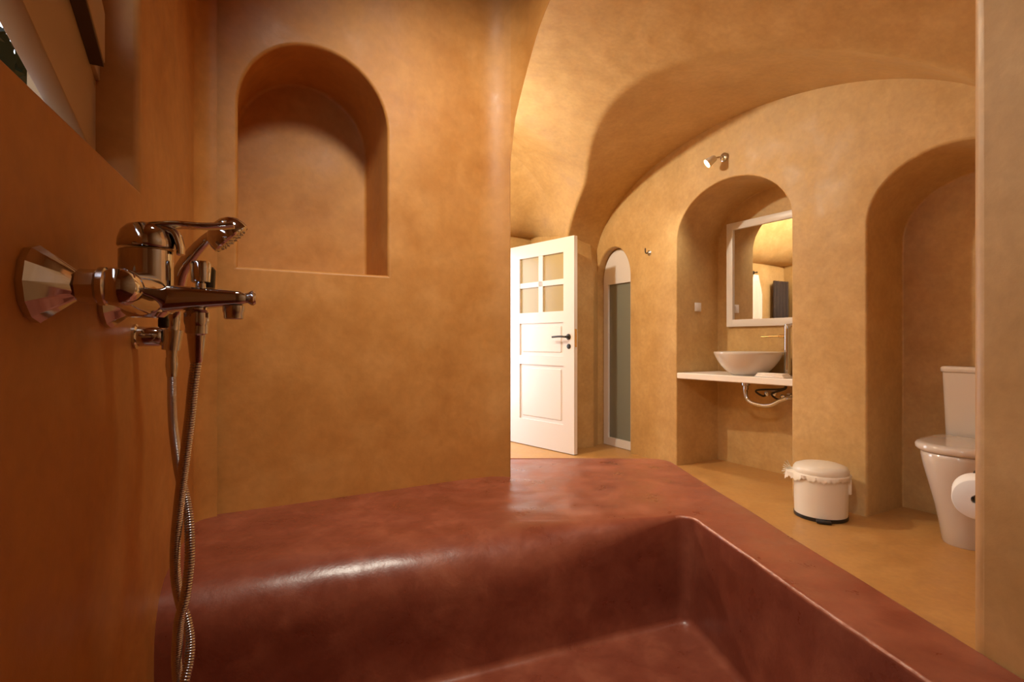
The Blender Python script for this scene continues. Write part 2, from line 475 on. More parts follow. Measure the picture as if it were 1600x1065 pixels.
# subdivide the long edges so the ledge can be wavy
def dens(pts, step=0.06):
    out = []; N = len(pts)
    for i in range(N):
        a = Vector(pts[i]); b = Vector(pts[(i+1) % N]); n = max(1, int((b-a).length/step))
        for k in range(n): out.append(tuple(a.lerp(b, k/n)))
    return out
ip = dens(round_poly(inner, irad, 5))
def wob(x, y, a=0.004): return noise.noise(Vector((x*4, y*4, 0.3)))*a
ip = [(x+wob(x, y), y+wob(y+7, x)) for x, y in ip]
rad = []
for x, y in ip:
    # the bench front is well rounded, the ledge on the right is crisp
    onb = abs((Vector((x, y))-Vector((0.458, 1.383))).cross(Vector((-1.133, -0.46)).normalized())) < 0.02
    d = (Vector((x, y))-Vector((0.458, 1.383))).length
    rad.append(0.009+(0.10*sstep(d/0.5) if onb else 0))
rows = []
for k in range(7):
    th = PI/2*k/6
    pts = offset(ip, 1.0, [rd*(1-math.sin(th)) for rd in rad])
    rows.append([Vector((x, y, h1-rad[i]*(1-math.cos(th))+wob(x*1.3, y*1.3, 0.003))) for i, (x, y) in enumerate(pts)])
for k in range(1, 5):
    f = k/5; rows.append([Vector((x+wob(x*2, f+y, 0.003), y, h1-rad[i]+(zf+0.02-h1+rad[i])*f)) for i, (x, y) in enumerate(ip)])
for k in range(6):
    th = PI/2*k/5; pts = offset(ip, -0.018*(1-math.cos(th)))
    rows.append([Vector((x, y, zf+0.018*(1-math.sin(th)))) for x, y in pts])
RR = loft(bm, rows, True, False, False)
bm.faces.ensure_lookup_table(); nI = len(ip)
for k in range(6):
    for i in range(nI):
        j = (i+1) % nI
        if rad[i] < 0.012 and rad[j] < 0.012 and ip[i][0] > 0.3 and 2 <= k <= 3:  # paler material on the middle bands of the right ledge's rounded edge
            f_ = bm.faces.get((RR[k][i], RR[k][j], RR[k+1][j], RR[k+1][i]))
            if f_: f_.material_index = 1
ib = offset(ip, -0.018)
panel(bm, lambda x, y, d: Vector((x, y, zf)), ib, [])
outer = [(0.593, 2.05), (-0.15, 2.05), (-0.90, 1.52), (-1.02, 1.42), (-0.03, -0.88), (0.80, -0.88)]
op = dens(round_poly(outer, [0.09, 0, 0, 0, 0, 0], 6))
op = [(x+wob(x, y), y+wob(y+3, x)) for x, y in op]
ro = 0.012; rows = []
for k in range(6):
    th = PI/2*k/5; pts = offset(op, -ro*(1-math.sin(th)))
    rows.append([Vector((x, y, h1-ro*(1-math.cos(th))+wob(x*1.3, y*1.3, 0.003))) for x, y in pts])
rows.append([Vector((x, y, -0.02)) for x, y in op])
loft(bm, rows, True, False, False)
to = offset(op, -ro); ti = offset(ip, 1.0, rad)
panel(bm, lambda x, y, d: Vector((x, y, h1+wob(x*1.3, y*1.3, 0.003))), to, [ti])
link('bathtub', bm, [M_tub, plaster('pale_terracotta_rim', srgb(140, 76, 56), srgb(178, 112, 88), srgb(210, 150, 124), rough=(0.3, 0.4), scale=6)], label='built-in bathtub of polished red terracotta plaster with a wide bench ledge', cat='bathtub', angle=40)

# ------------------------------------------------------------------ window in the left wall
win = thing('window_1', None, None, W(QW-0.02, -0.06, 1.195), kind='structure')
K = W(QW, -0.06)
def FW(x, y, z): return K - LQ*x - LT*y + Vector((0, 0, z))    # x towards us along the wall, y outwards
bm = B()
box(bm, FW, (-0.02, 0.0, 1.19), (0.045, 0.07, 2.1), 0.004)
box(bm, FW, (0.86, 0.0, 1.19), (0.92, 0.07, 2.1), 0.004)
box(bm, FW, (0.0, 0.0, 2.04), (0.9, 0.07, 2.1), 0.004)
box(bm, FW, (0.0, 0.03, 1.16), (0.9, 0.07, 1.197), 0.002)
link('window_frame', bm, M_wood, win)
# the inward opened casement, hinged at the far jamb
KS = Vector((-0.6626, 0.85, 0)); sd1 = Vector((0.533, -0.846, 0)); sn = Vector((-0.846, -0.533, 0))
def FS(x, y, z): return KS + sd1*x + sn*y + Vector((0, 0, z))
bm = B()
box(bm, FS, (-0.01, 0.002, 1.236), (0.66, 0.028, 1.37), 0.002)
box(bm, FS, (0.075, -0.016, 1.364), (0.66, 0.028, 1.44), 0.002)
box(bm, FS, (0.012, -0.004, 1.36), (0.07, 0.028, 2.03), 0.003)
box(bm, FS, (0.59, 0.0, 1.43), (0.66, 0.028, 2.03), 0.003)
box(bm, FS, (0.06, 0.0, 1.96), (0.60, 0.028, 2.03), 0.003)
sash = link('sash', bm, M_wood, win)
bm = B(); box(bm, FS, (0.076, -0.0145, 1.359), (0.655, 0.0025, 1.3645))  # thin dark strip that paints the shade under the upper sash rail
link('underside_shade', bm, M_shade, sash)
bm = B(); box(bm, FS, (0.065, 0.012, 1.435), (0.595, 0.017, 1.965))
link('pane', bm, M_glass, sash)
# shrub outside is only a dark green gleam under the casement
bm = B()
for k in range(2400):
    c = W(-0.2+random.random()*1.0, -0.25-random.random()*0.4, 1.15+random.random()*0.95)
    a = Vector((random.uniform(-1, 1), random.uniform(-1, 1), random.uniform(-1, 1))).normalized(); b = a.orthogonal().normalized()
    l = 0.045; w_ = 0.014
    q = [c-a*l, c+b*w_-a*0.3*l, c+b*w_*0.8+a*0.4*l, c+a*l, c-b*w_*0.8+a*0.4*l, c-b*w_-a*0.3*l]
    bm.faces.new([bm.verts.new(p) for p in q])
link('shrub', bm, mat('dark_green_leaf', srgb(40, 56, 36), 0.5), label='dark green foliage just outside the window at upper left', cat='shrub', kind='stuff')

# ------------------------------------------------------------------ mixer
fa = thing('bath_mixer', 'chrome single-lever bath mixer with spout on the orange left wall', 'faucet', W(0.106, 0.0, 1.004))
ZM = 1.004
for q in (0.0, 0.212):
    bm = B(); lathe(bm, W(q, 0, ZM), LT, [(0.0, 0.0365), (0.006, 0.037), (0.009, 0.0345), (0.034, 0.015), (0.036, 0.012)], 12, up=(0, 0, 1))
    link('escutcheon', bm, M_chrome, fa, angle=22)
    bm = B(); lathe(bm, W(q, 0, ZM), LT, [(0.034, 0.0145), (0.036, 0.0165), (0.050, 0.0165), (0.052, 0.0145)], 8, up=(0, 0, 1))
    lathe(bm, W(q, 0, ZM), LT, [(0.052, 0.0165), (0.053, 0.019), (0.058, 0.019), (0.060, 0.0165)], 32)
    link('union_nut', bm, M_chrome2, fa, angle=30)
bm = B()
lathe(bm, W(-0.019, 0.068, ZM), LQ, [(0, 0.0), (0.003, 0.009), (0.008, 0.0165), (0.016, 0.0195), (0.03, 0.0195), (0.06, 0.0215), (0.095, 0.0245), (0.125, 0.0245), (0.165, 0.0215), (0.22, 0.0195), (0.24, 0.0165), (0.247, 0.009), (0.250, 0)], 40)
lathe(bm, W(0.106, 0.068, ZM), (0, 0, 1), [(-0.026, 0.0), (-0.026, 0.018), (-0.020, 0.024), (0.0, 0.0275), (0.052, 0.0275), (0.053, 0.025), (0.0535, 0)], 40)
link('body', bm, M_chrome, fa, angle=35)
# lever: domed cap and flat outward handle
def FM(x, y, z): return W(0.106+x, 0.068+y, z)
bm = B()
lathe(bm, FM(0, 0, ZM+0.055), (0, 0, 1), [(0, 0.0), (0, 0.0275), (0.002, 0.029), (0.010, 0.0285), (0.020, 0.0255), (0.027, 0.019), (0.030, 0.010), (0.031, 0)], 40)
path = spline([FM(0, -0.006, ZM+0.078), FM(0, 0.014, ZM+0.083), FM(0, 0.034, ZM+0.086), FM(0, 0.055, ZM+0.086), FM(0, 0.078, ZM+0.088), FM(0, 0.092, ZM+0.090)], 6)
n = len(path); tube(bm, path, [0.0165-0.0055*min(1, i/(n*0.45))+(0.0015*math.sin(i/n*PI)) for i in range(n)], 24, flat=(1, 0.34), up=LQ)
# downward skirt at the front of the cap
path = spline([FM(0, 0.012, ZM+0.080), FM(0, 0.028, ZM+0.076), FM(0, 0.034, ZM+0.062), FM(0, 0.035, ZM+0.050)], 6); n = len(path)
tube(bm, path, [0.014-0.004*i/n for i in range(n)], 20, flat=(1, 0.42), up=LQ)
link('lever', bm, M_chrome, fa, angle=50)
# spout
bm = B(); rings = []
for k in range(15):
    f = k/14; y = 0.012+0.094*f; top = ZM+0.0135-0.006*f; bot = ZM-0.022+0.013*f**0.8; hw = 0.021-0.006*f
    if k == 14: hw *= 0.75; top -= 0.003; bot += 0.002
    c = (top+bot)/2; hh = (top-bot)/2; r_ = []
    for j in range(28):
        th = 2*PI*j/28; cs, sn_ = math.cos(th), math.sin(th)
        r_.append(FM(hw*math.copysign(abs(cs)**0.6, cs), y, c+hh*math.copysign(abs(sn_)**0.6, sn_)))
    rings.append(r_)
loft(bm, rings)
link('spout', bm, M_chrome, fa, angle=50)
bm = B(); lathe(bm, FM(0, 0.092, ZM-0.027), (0, 0, 1), [(0, 0), (0, 0.0095), (0.001, 0.011), (0.008, 0.0115), (0.010, 0.0125), (0.017, 0.0125), (0.018, 0.010)], 28)
lathe(bm, FM(0, 0.104, ZM+0.000), LT, [(-0.002, 0.006), (0.004, 0.0065), (0.007, 0.009), (0.010, 0.0095), (0.013, 0.007), (0.014, 0)], 20)
link('aerator', bm, M_chrome2, fa)
bm = B(); lathe(bm, FM(0, 0.056, ZM+0.010), (0, 0, 1), [(0, 0.006), (0.006, 0.006), (0.008, 0.0105), (0.030, 0.0118), (0.033, 0.010), (0.034, 0)], 24)
link('diverter_knob', bm, M_chrome, fa)
bm = B(); lathe(bm, FM(0.012, 0.060, ZM+0.012), (0, 0, 1), [(0, 0.010), (0.022, 0.011), (0.026, 0.008), (0.027, 0)], 20)
link('diverter_sleeve', bm, M_black, fa)
bm = B(); lathe(bm, FM(0, 0.052, ZM-0.030), (0, 0, 1), [(-0.006, 0.0125), (0, 0.014), (0.010, 0.014), (0.014, 0.011), (0.02, 0.011)], 24)
link('hose_outlet', bm, M_chrome, fa)
bm = B(); lathe(bm, FM(0.028, 0.012, ZM-0.040), (0, 0, 1), [(0.002, 0), (0.002, 0.004), (0.004, 0.006), (0.012, 0.006), (0.016, 0.005), (0.022, 0.005)], 20)
link('drain_screw', bm, M_iron, fa)

# ------------------------------------------------------------------ hand shower, wall bracket, hose
def PX(x, y, Y): return Vector(((x-800)/830*Y, Y, 0.95-(y-532.5)/830*Y))
br = thing('shower_bracket', 'small chrome wall bracket holding the hand shower below the mixer', 'bracket', W(0.345, 0, 0.952))
bm = B(); c = W(0.345, 0, 0.957)
lathe(bm, c, LT, [(0, 0.019), (0.004, 0.0195), (0.006, 0.016), (0.034, 0.015), (0.038, 0.012)], 28)
link('mounting_stub', bm, M_chrome, br)
bm = B(); cc = W(0.345, 0.050, 0.952)
lathe(bm, cc, (0.1, 0, 1), [(-0.016, 0.0105), (-0.016, 0.0130), (0.016, 0.0150), (0.016, 0.0125)], 24, caps=False)
link('holder_cup', bm, M_chrome, br)
hs = thing('hand_shower', 'chrome hand shower with curved handle standing behind the mixer', 'shower head', cc)
hp = [cc+Vector((0, 0, -0.030)), cc+Vector((0.001, 0, 0.0)), cc+Vector((0.004, 0.0, 0.045)), PX(282, 428, .822), PX(300, 398, .815), PX(322, 374, .81), PX(336, 364, .80)]
bm = B(); pth = spline(hp, 8); n = len(pth)
tube(bm, pth, [0.0075+0.0035*math.sin(min(1, i/n*1.15)*PI) for i in range(n)], 20)
link('handle', bm, M_chrome, hs, angle=60)
bm = B(); hc = PX(353, 364, .79); ax = Vector((0.62, 0.30, -0.74)).normalized()
lathe(bm, hc-ax*0.016, ax, [(-0.004, 0), (-0.003, 0.012), (0.002, 0.021), (0.010, 0.027), (0.020, 0.0295), (0.027, 0.0295), (0.029, 0.027)], 36, caps=False)
head = link('head', bm, M_chrome, hs)
bm = B(); lathe(bm, hc-ax*0.016, ax, [(0.028, 0.0272), (0.030, 0.024), (0.030, 0)], 36, caps=False)
for ring, cnt in ((0.007, 6), (0.014, 12), (0.020, 18)):
    u, v = perp(ax)
    for k in range(cnt):
        a = 2*PI*k/cnt; lathe(bm, hc+ax*0.0135+(u*math.cos(a)+v*math.sin(a))*ring, ax, [(0, 0.0012), (0.002, 0.0009)], 6)
link('spray_face', bm, M_chrome2, head)

hose = [(312, 536, .652), (307, 565, .652), (302, 600, .655), (297, 650, .662), (291, 698, .67), (285, 745, .68), (280, 785, .69), (274, 853, .70), (275, 903, .707), (283, 945, .716), (291, 965, .716), (297, 1000, .71), (295, 1035, .70), (288, 1068, .688), (281, 1110, .685),
        (278, 1160, .69), (272, 1195, .70), (264, 1200, .72), (262, 1170, .735), (270, 1130, .73), (279, 1090, .715), (277, 1050, .705), (276, 1024, .70), (280, 971, .692), (289, 935, .69), (296, 880, .697), (296, 826, .705), (291, 785, .715), (283, 750, .725), (277, 717, .745), (270, 655, .80)]
pts = [PX(*p) for p in hose]+[cc+Vector((0, 0, -0.058)), cc+Vector((0, 0, -0.040))]
# arc-length resample and ribs
fine = spline(pts, 16); L_ = [0]
for a, b in zip(fine, fine[1:]): L_.append(L_[-1]+(b-a).length)
tot = L_[-1]; step = 0.0011; res = []; j = 0
for i in range(int(tot/step)+1):
    d = i*step
    while j < len(L_)-2 and L_[j+1] < d: j += 1
    res.append(fine[j].lerp(fine[j+1], (d-L_[j])/max(1e-9, L_[j+1]-L_[j])))
rads = [0.0058+(0.0007 if (i % 3) else -0.0004) for i in range(len(res))]
hroot = thing('shower_hose', 'ribbed chrome shower hose hanging twisted around itself below the mixer', 'hose', res[len(res)//2])
bm = B(); tube(bm, res, rads, 12); link('hose', bm, M_chrome2, hroot, angle=60)
bm = B(); c = W(0.106, 0.12, ZM-0.034); ax = (pts[1]-c).normalized()
lathe(bm, c, ax, [(0, 0.0125), (0.010, 0.0125), (0.012, 0.0105), (0.040, 0.0078), (0.046, 0.0068)], 24)
link('ferrule', bm, M_chrome, hroot)
bm = B(); lathe(bm, cc+Vector((0, 0, -0.028)), (0, 0, -1), [(0, 0.0085), (0.012, 0.009), (0.03, 0.0072)], 20)
link('ferrule', bm, M_chrome, hroot)

# ------------------------------------------------------------------ open door leaf
HD = Vector((-0.018, 5.02, 0)); dx = Vector((0.655, -0.756, 0)).normalized(); dn = Vector((dx.y, -dx.x, 0))   # dn: front, towards us-left
if dn.dot(Vector((0, -1, 0))) < 0: dn = -dn
def FD(x, y, z): return HD+dx*x-dn*y+Vector((0, 0, z))
door = thing('door_1', None, None, HD, kind='structure')
bm = B(); X0, X1 = -0.02, 0.814; TH = 0.04; ZT = 1.826; zb = 0.006
bz = [(zb, 0.24), (0.74, 0.82), (1.11, 1.205), (1.705, ZT)]
st = [(X0, 0.135), (0.692, X1)]
for a, b in st: box(bm, FD, (a, 0, zb), (b, TH, ZT))
for a, b in bz: box(bm, FD, (0.135, 0, a), (0.692, TH, b))
box(bm, FD, (0.384, 0.004, 1.205), (0.437, TH-0.004, 1.705)); box(bm, FD, (0.135, 0.004, 1.433), (0.692, TH-0.004, 1.479))
leaf = link('leaf', bm, M_white, door, angle=20)
for a, b in ((0.24, 0.74), (0.82, 1.11)):
    bm = B(); box(bm, FD, (0.13, 0.012, a-0.005), (0.697, TH-0.012, b+0.005))
    box(bm, FD, (0.165, 0.004, a+0.03), (0.662, TH-0.004, b-0.03), 0.007, 1)
    link('panel', bm, M_white, door, angle=20)
for a, b in ((0.135, 0.384), (0.437, 0.692)):
    for c_, d_ in ((1.205, 1.433), (1.479, 1.705)):
        bm = B(); box(bm, FD, (a-0.002, 0.018, c_-0.002), (b+0.002, 0.022, d_+0.002)); link('pane', bm, M_glassd, door)
bm = B(); lathe(bm, FD(0.752, 0, 0.985), dn, [(0, 0.025), (0.006, 0.025), (0.008, 0.020), (0.01, 0.010), (0.04, 0.009)], 20)
tube(bm, spline([FD(0.752, -0.040, 0.985), FD(0.735, -0.046, 0.986), FD(0.68, -0.045, 0.988), (FD(0.60, -0.042, 0.984))], 6), 0.0085, 12)
link('handle', bm, M_iron, door)
bm = B(); lathe(bm, FD(0.755, 0, 0.905), dn, [(0, 0.021), (0.005, 0.021), (0.006, 0.018), (0.006, 0)], 20)
link('keyhole_plate', bm, M_iron, door)
bm = B(); box(bm, FD, (X1-0.001, 0.010, 0.90), (X1+0.002, 0.030, 1.05)); link('latch_plate', bm, M_brass, door)
for z in (0.25, 1.6):
    bm = B(); lathe(bm, FD(X0-0.008, -0.002, z), (0, 0, 1), [(0, 0.007), (0.09, 0.007)], 12); link('hinge', bm, M_chrome2, door)
bm = B()
for a in ((0.64, 0.665), (1.445, 1.47)):
    box(bm, lambda x, y, z: R(y, x, z), (a[0], -0.60, 0), (a[1], -0.52, 1.835))
box(bm, lambda x, y, z: R(y, x, z), (0.64, -0.60, 1.80), (1.47, -0.52, 1.835))
link('door_frame', bm, M_white, door)

# ------------------------------------------------------------------ slim arched white door in the right wall
d2 = thing('door_2', None, None, R(0.3, -0.08, 0), kind='structure')
bm = B()
PD = lambda s, z, dep: R(s, -0.07-dep, z)
ou = arch_outline(0.085, 0.505, 0.004, 1.50, 1.765, n=24)
hole = [(0.445, 0.075), (0.445, 1.462), (0.145, 1.462), (0.145, 0.075)]
panel(bm, PD, ou, [hole])
loft(bm, [[R(s, -0.07, z) for s, z in hole], [R(s, -0.095, z) for s, z in hole]], True, False, False)
loft(bm, [[R(s, -0.07, z) for s, z in ou], [R(s, -0.105, z) for s, z in ou]], True, False, False)
link('leaf', bm, M_white, d2, angle=25)
bm = B(); quad(bm, *[R(s, -0.090, z) for s, z in hole]); link('frosted_pane', bm, M_frost, d2)

# ------------------------------------------------------------------ hook on the wall
bm = B()
hk = thing('wall_hook', 'small dark metal hook on the yellow wall beside the basin niche', 'hook', R(0.747, 0, 1.66))
lathe(bm, R(0.747, 0, 1.662), -NV, [(0, 0.022), (0.004, 0.022), (0.006, 0.015), (0.02, 0.006)], 16)
link('base_plate', bm, M_chrome2, hk)
bm = B(); tube(bm, spline([R(0.747, 0.018, 1.662), R(0.747, 0.035, 1.655), R(0.747, 0.045, 1.668), R(0.747, 0.046, 1.695)], 5), 0.005, 10)
link('prong', bm, M_iron, hk)

# ------------------------------------------------------------------ spot lamp above the basin niche
sp = thing('wall_spotlight', 'small lit white spotlight on the wall above the basin niche', 'lamp', R(1.45, 0, 2.20))
bm = B(); lathe(bm, R(1.47, 0, 2.215), -NV, [(0, 0.030), (0.012, 0.030), (0.016, 0.024), (0.017, 0)], 24); link('mounting_plate', bm, M_chrome2, sp)
bm = B(); tube(bm, spline([R(1.47, 0.015, 2.215), R(1.46, 0.045, 2.212), R(1.43, 0.075, 2.20)], 5), 0.006, 10); link('arm', bm, M_chrome, sp)
bm = B(); hd = R(1.44, 0.08, 2.20); ta = (R(1.38, 0.17, 2.12)-hd).normalized()
lathe(bm, hd-ta*0.02, ta, [(0, 0), (0.002, 0.014), (0.01, 0.022), (0.055, 0.030), (0.075, 0.033), (0.073, 0.030), (0.06, 0.029)], 28, caps=False)
link('lamp_shade', bm, mat('satin_white_metal', srgb(232, 226, 214), 0.3, 0.2), sp)
bm = B(); lathe(bm, hd-ta*0.02, ta, [(0.062, 0.0292), (0.0621, 0)], 24, caps=False); link('bulb', bm, M_bulb, sp)

# ------------------------------------------------------------------ things by the far wall, seen in the mirror
bm = B(); cols_ = 26; rows_ = []
for k in range(12):
    z = 1.80-k*0.085; r_ = []
    for i in range(cols_):
        f = i/(cols_-1)-0.5; wd = 0.07+0.17*min(1, (k+0.3)/3)
        r_.append(R(-0.5+0.035+0.014*math.sin(i*1.15+0.3)*min(1, k/3+0.2), 2.10+f*wd, z))
    rows_.append(r_)
loft(bm, rows_, False, False, False)
o = link('hanging_towel', bm, M_towel, label='white towel hanging by the far doorway, visible in the mirror', cat='towel', angle=80)
sm = o.modifiers.new('thickness', 'SOLIDIFY'); sm.thickness = 0.008
hk2 = thing('towel_hook', 'dark metal hook above the white hanging towel reflected in the mirror', 'hook', R(-0.5, 2.10, 1.82))
bm = B(); lathe(bm, R(-0.5, 2.10, 1.83), -DV, [(0, 0.025), (0.006, 0.025), (0.01, 0.008), (0.05, 0.008), (0.052, 0.014), (0.06, 0.010)], 16); link('peg', bm, M_iron, hk2)
bm = B(); rows_ = []
for z in (0.03, 0.5, 1.1, 1.74):
    rows_.append([R(-0.44+0.025*math.sin(i*0.95), 2.42+0.30*i/30, z) for i in range(31)])
loft(bm, rows_, False, False, False)
o = link('curtain', bm, mat('dark_brown_cloth', srgb(52, 36, 28), 0.8), label='dark narrow curtain in the far passage, visible in the mirror', cat='curtain', angle=80)
sm = o.modifiers.new('thickness', 'SOLIDIFY'); sm.thickness = 0.006

# ------------------------------------------------------------------ lamps outside the frame that light the place
al = thing('ceiling_spotlight', 'round chrome spotlight under the alcove ceiling', 'lamp', (-0.03, 0.66, 2.5))
bm = B(); lathe(bm, (-0.03, 0.66, 2.5), (0, 0, -1), [(0, 0.05), (0.02, 0.05), (0.03, 0.012), (0.10, 0.012)], 24); link('mount', bm, M_chrome2, al)
bm = B(); ta = (Vector(ALT)-Vector(ALP)).normalized(); c = Vector(ALP)-ta*0.14
lathe(bm, c, ta, [(0, 0), (0.003, 0.03), (0.09, 0.045), (0.088, 0.042), (0.07, 0.041), (0.0701, 0)], 24, caps=False); link('lamp_shade', bm, M_chrome2, al)
cl = thing('ceiling_lamp', 'bare round lamp under the washroom vault', 'lamp', R(0.65, 1.95, 2.5))
bm = B(); lathe(bm, R(0.65, 1.95, 2.62), (0, 0, -1), [(0, 0.05), (0.08, 0.05), (0.09, 0.015), (0.11, 0.015), (0.115, 0)], 24); link('lamp_mount', bm, M_chrome2, cl)

# ------------------------------------------------------------------ basin niche
bm = B()
rings = []
pl = [R(1.038, -0.0, 0), R(1.95, -0.10, 0), R(1.95, -0.46, 0), R(1.038, -0.46, 0)]
vs = [(p.x, p.y) for p in pl]
zt, zb_ = 0.710, 0.665; b_ = 0.005
def ring(off, z): return [Vector((x, y, z)) for x, y in offset(vs, off)]
loft(bm, [ring(-b_, zb_), ring(0, zb_+b_), ring(0, zt-b_), ring(-b_, zt)])
link('vanity_shelf', bm, M_marble, label='white stone shelf spanning the arched basin niche', cat='shelf', angle=30)
bs = thing('wash_basin', 'round white ceramic bowl basin on the white shelf', 'basin', R(1.50, -0.25, zt))
bm = B()
bc = R(1.475, -0.235, zt)
prof = [(0.0, 0), (0.0, 0.105), (0.006, 0.115), (0.03, 0.150), (0.07, 0.188), (0.11, 0.215), (0.15, 0.234), (0.163, 0.238), (0.168, 0.236), (0.166, 0.230), (0.14, 0.216), (0.10, 0.192), (0.06, 0.158), (0.03, 0.11), (0.022, 0.05), (0.020, 0)]
prof = [(h*0.97, r*0.96) for h, r in prof]
lathe(bm, bc, (0, 0, 1), prof, 64, caps=False); link('bowl', bm, M_ceram, bs, angle=50)
bm = B(); lathe(bm, bc+Vector((0, 0, 0.0195)), (0, 0, 1), [(0, 0.022), (0.004, 0.022), (0.005, 0.018), (0.005, 0)], 20); link('drain_ring', bm, M_chrome, bs)
tp = thing('basin_tap', 'tall chrome tap column at the right of the white bowl', 'tap', R(1.80, -0.30, zt))
tb = R(1.69, -0.365, zt)
bm = B(); lathe(bm, tb, (0, 0, 1), [(0, 0), (0, 0.028), (0.006, 0.028), (0.010, 0.022), (0.32, 0.021), (0.335, 0.022), (0.345, 0.020), (0.347, 0)], 28); link('column', bm, M_chrome, tp)
bm = B(); q0 = tb+Vector((0, 0, 0.272)); dd = (DV*0.97-NV*0.25).normalized()
tube(bm, [q0, q0+dd*0.10, q0+dd*0.175+Vector((0, 0, -0.004))], [0.008, 0.008, 0.007], 14); 
lathe(bm, q0, dd, [(0.02, 0.012), (0.05, 0.014), (0.055, 0.010)], 16)
link('spout', bm, M_brass, tp)
bm = B(); lathe(bm, tb+Vector((0, 0, 0.345)), (0, 0, 1), [(0, 0.018), (0.012, 0.018), (0.014, 0)], 20); tube(bm, [tb+Vector((0, 0, 0.352)), tb+Vector((0, 0, 0.358))-DV*0.05], 0.005, 8)
link('lever', bm, M_chrome, tp)
# folded hand towel at the front right
tw = B()
for k in range(3):
    c = R(1.735, -0.135, zt+0.001+0.009*k)
    box(tw, lambda x, y, z: c-DV*x-NV*y+Vector((0, 0, z)), (-0.10+0.006*k, -0.045+0.004*k, 0), (0.11-0.008*k, 0.045-0.003*k, 0.009), 0.0035, 2)
link('hand_towel', tw, M_towel, label='folded white hand towel lying on the shelf beside the bowl', cat='towel', angle=60)
# waste pipes under the shelf
wp = thing('drain_trap', 'chrome drain trap and valves hanging under the white shelf', 'pipes', R(1.5, -0.25, 0.5))
bm = B()
tube(bm, spline([R(1.46, -0.235, zb_), R(1.455, -0.235, 0.60), R(1.48, -0.235, 0.53), R(1.56, -0.24, 0.505), R(1.64, -0.25, 0.51), R(1.70, -0.27, 0.545), R(1.76, -0.30, 0.57), R(1.80, -0.466, 0.57)], 8), 0.014, 16)
lathe(bm, R(1.46, -0.235, zb_), (0, 0, -1), [(0, 0.03), (0.03, 0.03), (0.035, 0.018), (0.06, 0.018)], 20)
link('trap', bm, M_chrome, wp)
for (s_, z_) in ((1.52, 0.575), (1.64, 0.56)):
    bm = B(); lathe(bm, R(s_, -0.464, z_), -NV, [(0, 0.024), (0.006, 0.024), (0.01, 0.012), (0.05, 0.012), (0.055, 0.018), (0.085, 0.018), (0.09, 0.01)], 18)
    link('valve', bm, M_chrome, wp)
for (s_, z_) in ((1.52, 0.575), (1.64, 0.56)):
    bm = B(); tube(bm, spline([R(s_, -0.405, z_), R(s_-0.02, -0.37, z_-0.02), R(s_-0.05, -0.34, z_+0.02), R(1.69+(s_-1.78)*0.1, -0.36, 0.62), R(1.69+(s_-1.78)*0.1, -0.365, 0.664)], 8), 0.007, 10)
    link('supply_hose', bm, M_iron, wp)
# mirror
mi = thing('wall_mirror', 'rectangular mirror in a white frame above the basin', 'mirror', R(1.49, -0.466, 1.06))
FRM = lambda s, y, z: R(s, -0.466+y, z)
bm = B(); s0, s1, zz0, zz1, fwid = 1.134, 1.86, 1.06, 1.865, 0.055
box(bm, FRM, (s0, 0.0, zz0), (s0+fwid, 0.028, zz1), 0.003); box(bm, FRM, (s1-fwid, 0, zz0), (s1, 0.028, zz1), 0.003)
box(bm, FRM, (s0+fwid-0.002, 0, zz0), (s1-fwid+0.002, 0.028, zz0+fwid), 0.003); box(bm, FRM, (s0+fwid-0.002, 0, zz1-fwid), (s1-fwid+0.002, 0.028, zz1), 0.003)
link('frame', bm, M_white, mi)
bm = B(); quad(bm, FRM(s0+0.04, 0.014, zz0+0.04), FRM(s1-0.04, 0.014, zz0+0.04), FRM(s1-0.04, 0.014, zz1-0.04), FRM(s0+0.04, 0.014, zz1-0.04)); link('mirror_glass', bm, M_mirror, mi)
# switch on the niche's left side
sw = thing('light_switch', 'small white switch on the left side of the basin niche', 'switch', R(1.033, -0.228, 1.18))
FSW = lambda x, y, z: R(1.033+y, -0.228-x, 1.215+z)
bm = B(); box(bm, FSW, (-0.034, 0, -0.034), (0.034, 0.009, 0.034), 0.003); link('plate', bm, M_white, sw)
bm = B(); box(bm, FSW, (-0.018, 0.009, -0.024), (0.018, 0.013, 0.024), 0.002); link('rocker', bm, M_white, sw)

# ------------------------------------------------------------------ toilet
to_ = thing('toilet', 'white ceramic toilet with closed lid in the arched recess', 'toilet', R(2.82, -0.20, 0))
def FT(x, y, z): return R(2.82+x, -0.365+y, z)
def dsec(y0, y1, hw, z, n=40, straight=0.45, p=2.3):
    """D-shaped section: square back at y0, rounded front at y1"""
    ym = y0+(y1-y0)*straight; pts = []
    m = 8
    for k in range(m): pts.append(FT(hw, y0+(ym-y0)*k/m, z))
    for k in range(n+1):
        th = PI*k/n; cs, s_ = math.cos(th), math.sin(th)
        pts.append(FT(hw*math.copysign(abs(cs)**(2/p), cs), ym+(y1-ym)*abs(s_)**(2/p), z))
    for k in range(1, m+1): pts.append(FT(-hw, ym-(ym-y0)*k/m, z))
    return pts
bm = B()
loft(bm, [dsec(0.0, 0.455, 0.118, 0.0), dsec(0.0, 0.460, 0.122, 0.008), dsec(0, 0.475, 0.128, 0.08), dsec(0, 0.505, 0.140, 0.18), dsec(0, 0.54, 0.156, 0.28), dsec(0, 0.565, 0.172, 0.36), dsec(0, 0.575, 0.180, 0.415), dsec(0, 0.573, 0.179, 0.43), dsec(0.0, 0.567, 0.173, 0.435)])
link('bowl', bm, M_ceram, to_, angle=50)
bm = B()
loft(bm, [dsec(0.17, 0.570, 0.174, 0.4355), dsec(0.165, 0.578, 0.182, 0.440), dsec(0.165, 0.582, 0.186, 0.449), dsec(0.165, 0.582, 0.186, 0.463), dsec(0.17, 0.574, 0.178, 0.472), dsec(0.19, 0.55, 0.155, 0.475)])
